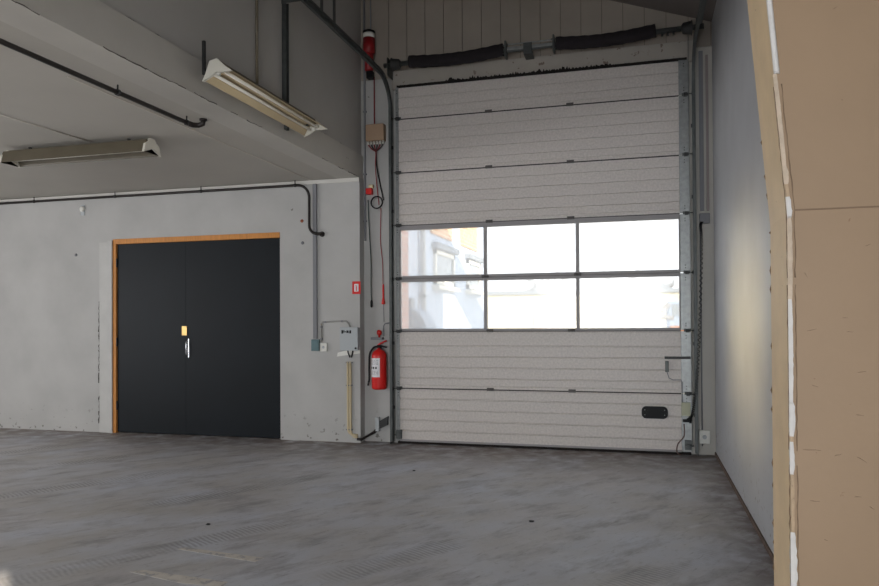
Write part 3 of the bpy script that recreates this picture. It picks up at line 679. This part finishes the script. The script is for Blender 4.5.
# beige conduits
bp0 = at('y', YW-.02, 349, 361); bp1 = at('y', YW-.02, 349, 432)
bc = thing('conduit', 'pair of beige conduits from the control box down to the floor', 'conduit', (bp0.x, YW-.02, .05))
for dx in (-.017, .017):
    MB().tube([(bp0.x+dx, YW-.02, bp0.z-.01), (bp0.x+dx, YW-.02, bp1.z+.03), (bp0.x+dx+.012, YW-.02, bp1.z-.01-dx*.4), (bp0.x+.05+dx, YW-.02, bp1.z-.045-dx*.8), (XLW-.02, YW-.02, bp1.z-.05-dx*.8)], .0155, 10).build('tube', BEIGE, bc)
for z in (bp0.z-.02, .72, bp1.z+.03):
    MB().box((bp0.x-.042, YW-.032, z-.008), (bp0.x+.042, YW, z+.008), .002).build('clip', GREYC, bc)
q0 = Vector((XLW+.03, YW-.03, .045)); q1 = at('y', YB-.03, 374.5, 432)
tag(MB().tube([Vector((XLW-.02, YW-.045, .052)), q0, q0.lerp(q1, .6), q1, q1+Vector((.01, .03, .015))], [.017, .017, .014, .020, .022], 10).build('pipe_end', PIPE), 'short dark pipe rising slantwise beside the foot of the white pier', 'pipe')
# fire extinguisher sign
a, c = at('y', YW-.004, 352.2, 281.5), at('y', YW-.004, 360.6, 294)
sg = thing('fire_extinguisher_sign', 'small red and white fire extinguisher sign on the white pier', 'sign', ((a.x+c.x)/2, YW, c.z))
MB().box((a.x, YW-.005, c.z), (c.x, YW, a.z), .001).build('plate', RED, sg)
sw, sh_ = c.x-a.x, a.z-c.z
MB().box((a.x+sw*.24, YW-.007, c.z+sh_*.2), (c.x-sw*.24, YW-.005, a.z-sh_*.2)).build('white_field', LABELW, sg)
mx_ = (a.x+c.x)/2
MB().box((mx_-.008, YW-.009, c.z+sh_*.25), (mx_+.010, YW-.007, a.z-sh_*.38), .001).box((mx_-.012, YW-.009, a.z-sh_*.36), (mx_+.006, YW-.007, a.z-sh_*.3)).build('pictogram', mat('faded_red', srgb(216, 120, 112), .6), sg)

# ------------------------------------------------------------------ things in the recess left of the big door
# extinguisher
ex0 = at('y', -.04, 379, 389); ey = -.05; xe = at('y', ey, 379.2, 370).x; zb = at('y', ey, 379, 389.5).z; ztp = at('y', ey, 379, 349).z
ex = thing('fire_extinguisher', 'red fire extinguisher with black hose hanging in the recess left of the big door', 'fire extinguisher', (xe, ey, zb))
r_ = .094; hb = ztp-zb
MB().lathe([(.03, 0), (.07, .002), (.088, .012), (r_, .03), (r_, hb-.10), (r_*.97, hb-.07), (r_*.8, hb-.035), (r_*.45, hb-.01), (.022, hb), (.02, hb+.02)], (xe, ey, zb), 'z', 32).build('cylinder', RED, ex)
lb = MB(); n = 16; prev = None
for i in range(n+1):
    an = math.radians(-160+95*i/n); v0 = Vector((xe+(r_+.0015)*math.cos(an), ey+(r_+.0015)*math.sin(an), zb+.16)); v1 = v0+Vector((0, 0, .235))
    q = [lb.b.verts.new(v0), lb.b.verts.new(v1)]
    if prev: lb.b.faces.new((prev[0], q[0], q[1], prev[1])).smooth = True
    prev = q
lo_ = lb.build('paper_label', LABELW, ex, 'white instruction label')
tx = MB()
def on_cyl(deg, z, w_, h_):
    an = math.radians(deg); c_ = Vector((xe+(r_+.002)*math.cos(an), ey+(r_+.002)*math.sin(an), z)); t_ = Vector((-math.sin(an), math.cos(an), 0))
    tx.box(c_-Vector((w_/2, .0015, h_/2)), c_+Vector((w_/2, .0015, h_/2)), 0, None) if False else tx.prism([(-w_/2, -h_/2), (w_/2, -h_/2), (w_/2, h_/2), (-w_/2, h_/2)], lambda a_, b_: c_+t_*a_+Vector((0, 0, b_)), lambda a_, b_: c_+t_*a_+Vector((0, 0, b_))+Vector((math.cos(an), math.sin(an), 0))*.001)
for dg in (-138, -116, -94): on_cyl(dg, zb+.275, .02, .026)
for i, z in enumerate((.37, .35, .335, .32, .235, .22, .205, .19)):
    for dg in (-145, -125, -105, -85): on_cyl(dg, zb+z, .024 if (i+dg) % 3 else .016, .004)
tx.build('label_print', BLACK, lo_, kind='stuff')
MB().box((xe-.025, ey-.022, zb+hb+.01), (xe+.03, ey+.022, zb+hb+.05), .006).tube([(xe, ey-.02, zb+hb+.03), (xe, ey-.045, zb+hb+.03)], .014, 10).build('valve', BLACK, ex)
MB().tube([(xe-.02, ey, zb+hb+.045), (xe+.02, ey, zb+hb+.07), (xe+.10, ey, zb+hb+.105)], [.01, .012, .009], 8).build('squeeze_lever', RED, ex, 'red squeeze lever')
MB().tube([(xe-.01, ey, zb+hb+.03), (xe+.04, ey, zb+hb+.035), (xe+.10, ey, zb+hb+.02)], .009, 8).build('carry_handle', BLACK, ex)
hs = [Vector((xe-.02, ey, zb+hb+.03)), Vector((xe-.07, ey-.01, zb+hb+.015)), Vector((xe-.115, ey-.02, zb+hb-.06)), Vector((xe-.125, ey-.02, zb+hb-.2)), Vector((xe-.125, ey-.02, zb+.14)), Vector((xe-.135, ey-.02, zb+.09))]
MB().tube(smooth_path(hs), .013, 10).build('hose', BLACK, ex)
MB().tube([(xe-.135, ey-.02, zb+.095), (xe-.142, ey-.02, zb+.05)], [.01, .014], 10).build('nozzle', DARKM, ex)
MB().box((xe-.03, .043, zb+hb-.12), (xe+.03, YB, zb+hb+.02), .003).box((xe-.012, ey+.02, zb+hb-.01), (xe+.012, YB-.01, zb+hb+.012), .002).build('wall_hook', GREYC, ex)
# bell push plate with red knob
p = at('y', YB-.03, 378, 338.5)
al = thing('alarm_knob', 'small red knob on a grey shelf directly above the fire extinguisher', 'alarm knob', (p.x, YB, p.z))
MB().box((p.x-.085, YB-.07, p.z-.014), (p.x+.07, YB, p.z+.014), .004).build('shelf', GREYC, al)
MB().lathe([(.012, .014), (.012, .045), (.03, .05), (.032, .085), (.02, .105), (.006, .11)], (p.x+.02, YB-.04, p.z), 'z', 16).build('knob', RED, al, 'red knob')
vp = [at('y', YB-.03, x_, y_) for x_, y_ in ((383.5, 336), (383.5, 326), (385, 323.5), (389.5, 323))]
MB().tube(vp, .008, 8).build('thin_pipe', GREYC, al)
# damaged bracket
a, c = at('y', YB-.03, 376, 417), at('y', YB-.03, 387, 429)
br = thing('bent_bracket', 'bent steel bracket with a black infill low in the recess below the extinguisher', 'bracket', ((a.x+c.x)/2, YB, c.z))
MB().box((a.x, YB-.06, c.z-.03), (a.x+.05, YB-.0, a.z), .004).build('plate', LGREY, br)
MB().prism([(a.x+.05, c.z), (c.x+.01, c.z+.05), (c.x+.015, a.z+.015), (a.x+.055, a.z-.045)], lambda x_, z_: (x_, YB-.05, z_), lambda x_, z_: (x_, YB-.002, z_)).build('infill', DARKM, br)
# pull cords
p0, p1 = at('y', YB-.05, 368, 200), at('y', YB-.05, 371.5, 304)
pc = thing('pull_cord', 'dark green pull cord with a black handle in the recess', 'pull cord', p1)
MB().tube(smooth_path([p0, at('y', YB-.05, 369, 225), at('y', YB-.05, 371, 262), at('y', YB-.05, 371, 285), p1]), .0065, 6).build('cord', GREENC, pc)
MB().lathe([(.008, .05), (.015, .03), (.016, -.03), (.006, -.045)], p1, 'z', 12).build('handle', BLACK, pc)
p0, p1 = at('y', YB-.05, 381, 208), at('y', YB-.05, 383.3, 300)
pc = thing('pull_cord', 'thin red pull cord with a long red handle, nearest the door track', 'pull cord', p1)
MB().tube(smooth_path([p0, at('y', YB-.05, 380.5, 240), at('y', YB-.05, 382.5, 262), at('y', YB-.05, 383, 285)]), .0055, 6).build('cord', REDC, pc)
MB().lathe([(.008, .20), (.012, .17), (.013, .03), (.022, -.02), (.024, -.05), (.008, -.055)], p1, 'z', 12).build('handle', RED, pc)
MB().tube([p1+Vector((0, 0, -.05)), at('y', YB-.05, 384, 322)], .004, 6).build('lower_cord', GREYC, pc)
# beige louvred box with cables
a, c = at('y', YB-.08, 366, 125), at('y', YB-.08, 384, 140)
lb_ = thing('cable_junction_box', 'beige box with cable glands along its foot, in the recess beside the upper wall', 'junction box', ((a.x+c.x)/2, YB, c.z))
MB().box((a.x, YB-.10, c.z), (c.x, YB, a.z), .008).build('body', BEIGB, lb_)
gl = MB()
for i in range(6): x_ = a.x+.02+(c.x-a.x-.04)*i/5; gl.lathe([(.012, c.z+.002), (.012, c.z-.03), (.007, c.z-.045)], (x_, YB-.055, 0), 'z', 10)
gl.build('cable_gland', WHITE, lb_)
bb = thing('cable_bundle', 'red and black cables gathered below the beige box down to the coil', 'cables', ((a.x+c.x)/2, YB-.05, c.z-.15))
xb = (a.x+c.x)/2; tip = Vector((xb, YB-.05, c.z-.13))
for i in range(6):
    x_ = a.x+.02+(c.x-a.x-.04)*i/5
    MB().tube(smooth_path([(x_, YB-.055, c.z-.04), (x_*.6+xb*.4, YB-.052, c.z-.09), tip]), .008, 6).build('cable', DARKM if i % 2 else REDC, bb)
e_ = at('y', YB-.05, 383.5, 200)
MB().tube(smooth_path([tip, at('y', YB-.05, 377, 168), e_]), .009, 8).build('cable', BLACK, bb)
MB().tube(smooth_path([tip+Vector((.006, -.01, 0)), at('y', YB-.06, 375.5, 170), at('y', YB-.06, 379, 205)]), .006, 8).build('cable', REDC, bb)
cc = at('y', YB-.10, 377, 202.5); co = MB()
co.tube([(cc.x+.075*math.cos(u), cc.y-.006*u/6.28, cc.z+.075*math.sin(u)) for u in [k*.25 for k in range(78)]], .0075, 8)
tag(co.build('coiled_cable', BLACK), 'small ring of coiled black cable below the beige box', 'cable')
p = at('y', YB-.05, 369.5, 191)
rp = thing('red_plug', 'red plug with a pale cap beside the coiled black cable', 'plug', p)
MB().box((p.x-.045, p.y-.025, p.z-.045), (p.x+.035, YB, p.z+.035), .01).build('body', RED, rp)
MB().box((p.x-.01, p.y-.02, p.z+.036), (p.x+.05, YB-.01, p.z+.08), .01).build('cap', BEIGE, rp)
# red unit
a, c = at('y', YB-.09, 363, 31), at('y', YB-.09, 375, 71)
ru = thing('chain_hoist_motor', 'dark red cylindrical unit with a white top band high in the corner', 'motor', ((a.x+c.x)/2, YB-.08, c.z))
rr_ = (c.x-a.x)/2*.95; hx = (a.x+c.x)/2; H2 = a.z-c.z
MB().lathe([(rr_*.7, H2*.42), (rr_, H2*.45), (rr_, H2*.80)], (hx, YB-.09, c.z), 'z', 24).build('upper_drum', REDD, ru)
MB().lathe([(rr_, H2*.80), (rr_, H2*.91), (rr_*.9, H2*.92)], (hx, YB-.09, c.z), 'z', 24).build('white_band', WHITE, ru)
MB().lathe([(rr_*1.02, H2*.91), (rr_*1.02, H2*.97), (rr_*.6, H2)], (hx, YB-.09, c.z), 'z', 24).build('cap', BLACK, ru)
MB().lathe([(rr_*.5, 0), (rr_*.75, .02), (rr_*.75, H2*.42), (rr_*.7, H2*.44)], (hx, YB-.09, c.z), 'z', 24).build('lower_drum', REDD, ru)
MB().box((hx-.03, YB-.12, c.z-.09), (hx+.05, YB-.03, c.z+.005), .008).build('terminal', BLACK, ru)
# conduits in the recess
for px, z0, z1, r0, lb, m_ in ((365, 2.55, 6.2, .014, 'grey conduit in the corner of the recess running up behind the red unit', GREYC), ):
    x_ = XLW+.035
    o = thing('conduit', lb, 'conduit', (x_, YB-.02, z0))
    MB().tube([(x_, YB-.02, z0), (x_, YB-.02, z1)], r0, 10).build('tube', m_, o)
    for z in (2.8, 3.4, 4.2, 4.9): MB().box((x_-.022, YB-.032, z-.01), (x_+.022, YB, z+.01), .002).build('clip', GREYC, o)
x_ = at('y', YB-.03, 374, 100).x; z0 = at('y', YB-.06, 374, 124).z
tag(MB().tube([(x_, YB-.02, z0-.02), (x_, YB-.02, c.z-.05)], .008, 8).build('cable', REDC), 'thin red cable from the red unit down to the beige box', 'cable')
tag(MB().tube([(hx, YB-.03, a.z-.01), (hx, YB-.03, 6.0)], .010, 8).build('conduit', GREYC), 'short conduit rising from the top of the red unit', 'conduit')

# upper wall strut channels
def strut(px, pytop, pybot, wdt, label, perforated):
    y_ = at('x', XLW, px, 60).y; z1 = at('x', XLW, px, pytop).z+.9; z0 = at('x', XLW, px, pybot).z
    o = thing('strut_channel' if perforated else 'conduit', label, 'channel' if perforated else 'conduit', (XLW, y_, z0))
    if perforated:
        z1 = 4.72
        MB().box((XLW-.02, y_-wdt/2, z0), (XLW+.003, y_+wdt/2, z1), .002).box((XLW-.02, y_-wdt/2, z0), (XLW+.03, y_-wdt/2+.004, z1)).box((XLW-.02, y_+wdt/2-.004, z0), (XLW+.03, y_+wdt/2, z1)).build('channel', GALVD, o)
        sl = MB(); z = z0+.05
        while z < z1-.05: sl.box((XLW+.003, y_-.008, z), (XLW+.006, y_+.008, z+.035)); z += .07
        sl.build('slots', GALV, o, kind='stuff')
    else:
        MB().tube([(XLW, y_, z0), (XLW, y_, z1)], wdt, 8).build('tube', LAMPB, o)
    return o
strut(285, 0, 130, .055, 'perforated steel channel standing on the upper left wall beside the trough lamp', True)
strut(257, 0, 84, .014, 'thin conduit on the upper left wall above the trough lamp', False)
# bracket carrying the left track off the side wall
yb = at('x', XLW, 285, 60).y
tag(MB().box((XLW-.02, yb-.035, 4.70), (-3.0, yb-.03, 4.75)).box((XLW-.02, yb-.035, 4.745), (-3.0, yb+.03, 4.75)).box((-3.03, yb-.03, 4.60), (-3.025, yb+.03, 4.75)).build('track_bracket', GALVD), 'steel angle bracket holding the left track off the upper wall', 'bracket')
tag(MB().box((-3.04, -1.75, 4.605), (-3.034, -1.69, 6.1)).build('track_hanger', GALVD), 'flat steel hanger from the roof to the left track', 'hanger')

# ------------------------------------------------------------------ things right of the big door
a, c = at('y', YB-.04, 697.5, 430), at('y', YB-.04, 709, 444)
a.x += .014; c.x += .014
sb = thing('door_switch', 'white square switch box low on the wall right of the big door', 'switch', ((a.x+c.x)/2, YB, c.z))
MB().box((a.x, YB-.05, c.z), (c.x, YB, a.z), .008).build('body', WHITE, sb)
MB().lathe([(.024, 0), (.022, -.012)], ((a.x+c.x)/2, YB-.05, (a.z+c.z)/2), 'y', 16).box(((a.x+c.x)/2-.006, YB-.075, (a.z+c.z)/2-.022), ((a.x+c.x)/2+.006, YB-.06, (a.z+c.z)/2+.022), .002).build('rotary_knob', LGREY, sb)
a, c = at('y', YB-.04, 699.5, 213.5), at('y', YB-.04, 710, 223)
tb = thing('connection_box', 'grey square connection box on the wall right of the door at window height', 'connection box', ((a.x+c.x)/2, YB, c.z))
MB().box((a.x, YB-.05, c.z), (c.x, YB, a.z), .005).build('body', GREYC, tb)
MB().box((a.x+.008, YB-.054, c.z+.008), (c.x-.008, YB-.05, a.z-.008), .002).build('lid', GREYC, tb)
# spiral cord
P = smooth_path([at('y', YB-.06, 702, 222), at('y', YB-.06, 700.5, 226), at('y', YB-.07, 701.5, 240), at('y', YB-.10, 701, 280), at('y', YB-.14, 699.5, 330), at('y', YB-.17, 697.5, 370), at('y', YB-.18, 695, 398), at('y', YB-.18, 692, 415), at('y', YB-.10, 688, 419)], 60)
hp = []; ph = 0
for i, v in enumerate(P):
    ph += .95; r0 = .014
    hp.append(v+Vector((r0*math.cos(ph), r0*math.sin(ph), 0)))
tag(MB().tube(hp, .0042, 5).build('spiral_cable', BLACK), 'black spiral cable hanging from the connection box to the edge of the big door', 'cable')
for px, pw, lb, top in ((701.5, .022, 'grey cable duct right of the door track, above the connection box', 4.55), (707.5, .014, 'slim pale duct in the corner above the connection box', 4.5)):
    x_ = at('y', YB-.02, px, 150).x; z0 = at('y', YB, px, 211).z
    tag(MB().box((x_-pw, YB-.03, z0), (x_+pw, YB, top), .003).build('cable_duct', GREYC if pw > .02 else mat('pale_duct', srgb(150, 138, 134), .6)), lb, 'cable duct')
x_ = at('y', YB-.02, 701, 300).x
tag(MB().tube([(x_, YB-.015, .1), (x_, YB-.015, 2.62)], .008, 8).build('conduit', GREYC), 'thin grey conduit down the wall right of the door track', 'conduit')

# ------------------------------------------------------------------ floor marks
def quad(name, pts, lb):
    mb = MB(); v0 = [at('z', 0.0, *p) for p in pts]
    mb.prism([(v.x, v.y) for v in v0], lambda a_, b_: (a_, b_, .0), lambda a_, b_: (a_, b_, .0012)); return tag(mb.build(name, MARK), lb, 'floor marking')
quad('floor_marking', [(130, 572), (143, 570), (228, 582), (222, 587), (180, 583)], 'worn pale paint bar on the floor, nearest the camera')
quad('floor_marking', [(177, 549), (186, 547.5), (264, 558), (255, 562)], 'fainter worn pale paint bar on the floor, the farther of two')
for px, py, r0, lb in ((531.5, 522, .016, 'dark scrap of debris on the floor in front of the big door'), (422, 516, .010, 'pale pebble on the floor left of the dark scrap'), (414, 471, .012, 'small dark crumb on the floor near the big door'), (208, 525, .014, 'dark crumb on the floor left of the bay middle')):
    v = at('z', 0, px, py); mb = MB(); bmesh.ops.create_icosphere(mb.b, subdivisions=2, radius=r0)
    for q in mb.b.verts: q.co = Vector((q.co.x*1.4, q.co.y, q.co.z*.5))*random.uniform(.8, 1.15)+Vector((v.x, v.y, r0*.4))
    tag(mb.build('debris', MARK if 'pale' in lb else DARKM), lb, 'debris')

# ------------------------------------------------------------------ outside, seen through the glazed band
struct('ground_yard', MB().box((-60, .42, -.3), (60, 160, -.02)), YARD)
XB = -3.62
bl = thing('neighbouring_building', 'pale blue rendered building with windows outside the left panes', 'building', (XB-3, 12, 0))
MB().box((XB-6, 1.2, -.02), (XB, 8.6, 6.2)).build('wall', BLUEW, bl)
for (xa, ya, xb2, yb2) in ((433, 249, 452.5, 277), (466, 259.5, 479, 285)):
    q0 = at('x', XB, xa, ya); q1 = at('x', XB, xb2, ya+6)
    z1 = q0.z; z0 = z1-.62
    f = MB(); f.box((XB, q0.y, z0), (XB+.05, q0.y+.08, z1)).box((XB, q1.y-.08, z0), (XB+.05, q1.y, z1)).box((XB, q0.y, z1-.08), (XB+.05, q1.y, z1)).box((XB, q0.y, z0), (XB+.05, q1.y, z0+.08)).build('window', WHITE, bl)
    MB().box((XB+.002, q0.y+.08, z0+.08), (XB+.02, q1.y-.08, z1-.08)).build('window_glass', GLASSD, bl)
    MB().box((XB, q0.y-.1, z1+.02), (XB+.12, q1.y+.1, z1+.12)).build('shutter_box', ROOFG, bl)
    MB().box((XB, q0.y-.1, z0-.1), (XB+.14, q1.y+.1, z0-.03)).build('sill', WHITE, bl)
for xa, xb2 in ((430, 451), (460, 476)):
    q0 = at('x', XB, xa, 229); q1 = at('x', XB, xb2, 240)
    MB().box((XB, q0.y, 3.10), (XB+.03, q1.y, 3.8)).build('brick_spandrel', OBRICK, bl, 'orange brick spandrel')
q = at('x', XB, 419, 250)
dp = thing('downpipe', 'pale downpipe on the neighbouring building, seen through the left panes', 'downpipe', (XB, q.y, 1))
qz = at('x', XB+.08, 420, 312).z
MB().tube([(XB+.07, q.y, 6.1), (XB+.07, q.y, qz), (XB+.12, q.y+.10, qz-.12), (XB+.12, q.y+.12, 0)], .05, 10).build('tube', LGREY, dp)
for z in (qz+.25, 3.6): MB().lathe([(.06, z), (.06, z+.04)], (XB+.07, q.y, 0), 'z', 10).build('pipe_clip', GALVD, dp)
a, c = at('x', XB+.03, 410, 298), at('x', XB+.03, 413.5, 309)
tag(MB().box((XB+.001, a.y, c.z), (XB+.05, c.y, a.z), .004).build('vent_grille', ROOFG), 'narrow grey vent grille low on the neighbouring building', 'vent')
v = at('y', 1.9, 414, 312)
bn = MB(); pf = [(-.35, -.02), (.30, -.02), (.30, 1.25), (.22, 1.5), (.05, 1.66), (-.15, 1.72), (-.35, 1.72)]
bn.prism(pf, lambda a_, b_: (-3.25+a_*.6, 1.75, b_), lambda a_, b_: (-3.25+a_*.6, 2.3, b_))
tag(bn.build('rounded_cover', mat('blue_grey_cover', srgb(118, 136, 160), .5)), 'blue grey round shouldered cabinet just outside the lower left pane', 'cabinet')
# far buildings
hb_ = thing('warehouse', 'long low cream warehouse across the yard', 'building', (0, 36, 0))
MB().box((-14, 33, -.02), (10, 44, 3.1)).build('wall', CREAM, hb_)
MB().box((-14.2, 32.8, 3.1), (10.2, 44.2, 3.3)).build('roof', ROOFG, hb_)
for x0, x1 in ((-6, -4.5), (-1.2, .4)): MB().box((x0, 32.95, .0), (x1, 33.02, 2.3)).build('gate', mat('pale_gate', srgb(206, 190, 170), .8), hb_)
for px0, px1, zt0, lb in ((598, 622, 5.6, 'grey gabled shed roof beyond the cream warehouse'), (648, 674, 5.2, 'low grey shed beyond the cream warehouse, at the right pane edge')):
    a, c = at('y', 60, px0, 285), at('y', 60, px1, 285)
    o = thing('shed', lb, 'building', ((a.x+c.x)/2, 60, 0))
    MB().box((a.x, 60, 0), (c.x, 66, zt0-1)).build('wall', LGREY, o)
    MB().prism([(a.x-.2, zt0-1), (c.x+.2, zt0-1), ((a.x+c.x)/2, zt0)], lambda x_, z_: (x_, 59.8, z_), lambda x_, z_: (x_, 66.2, z_)).build('roof', ROOFG, o)
def tree(x, y, h, seed, lb):
    rn = random.Random(seed); o = thing('tree', lb, 'tree', (x, y, 0), 'bare trees beyond the yard')
    MB().tube([(x, y, 0), (x+.1, y, h*.3), (x, y, h*.55)], [.22, .16, .1], 8).build('trunk', BARK, o)
    mb = MB()
    def br(p, d, L_, r0, k):
        q = p+d*L_; mb.tube([p, q], [r0, r0*.6], 4, cap=False)
        if k:
            for _ in range(4 if k > 1 else 5):
                nd = (d+Vector((rn.uniform(-.8, .8), rn.uniform(-.8, .8), rn.uniform(-.2, .5)))).normalized(); br(p.lerp(q, rn.uniform(.5, 1)), nd, L_*rn.uniform(.55, .8), r0*.55, k-1)
    for _ in range(6): br(Vector((x, y, h*rn.uniform(.3, .55))), Vector((rn.uniform(-.7, .7), rn.uniform(-.7, .7), rn.uniform(.5, 1))).normalized(), h*.22, .07, 3)
    mb.build('branches', BARK, o)
for px, y_, h_, lb in ((548, 78, 8.2, 'bare tree beyond the warehouse, behind the middle pane'), (592, 80, 7.2, 'bare tree beyond the warehouse, just right of the right mullion'), (628, 98, 10.5, 'tallest bare tree beyond the warehouse, behind the right pane'), (660, 80, 7.4, 'bare tree beyond the warehouse, nearest the right edge of the glass')):
    tree(at('y', y_, px, 280).x, y_, h_, int(px), lb)
# loader standing in the yard at the right
lx, ly = at('y', 9, 672, 310).x, 9.0
ld_ = thing('loader', 'pale blue wheel loader with a diagonal boom parked outside the lower right pane', 'loader', (lx, ly, 0))
def T(px, py, y_=9.0): return at('y', y_, px, py)
MB().box((lx-.1, ly, 1.35), (lx+.7, ly+1.2, 1.98), .05).build('cab', BLUEP, ld_)
MB().box((lx-.0, ly-.01, 1.62), (lx+.6, ly+.01, 1.90), .01).build('cab_window', GLASSD, ld_)
MB().box((lx-.05, ly-.06, 1.05), (lx+.3, ly+.1, 1.4), .01).build('side_panel', ORP, ld_)
MB().box((lx-.6, ly, .55), (lx+1.6, ly+1.1, 1.36), .04).build('chassis', BLUEP, ld_)
for dx in (-.3, 1.1):
    MB().lathe([(.2, -.16), (.5, -.14), (.55, -.05), (.55, .1), (.5, .16), (.2, .18)], (lx+dx, ly-.1, .53), 'y', 24).build('wheel', BLACK, ld_)
MB().tube([T(670, 304), T(652, 318), T(640, 332)], .06, 8).build('boom_arm', GREYC, ld_)
MB().tube([T(674, 318), T(655, 316), T(638, 315), T(631, 330)], .05, 8).build('boom_arm', GREYC, ld_)
a = T(631, 332); MB().prism([(0, 0), (.5, .05), (.45, .4), (.1, .35)], lambda x_, z_: (a.x-.3+x_, 8.6, a.z-.35+z_), lambda x_, z_: (a.x-.3+x_, 9.6, a.z-.35+z_)).build('bucket', ROOFG, ld_)
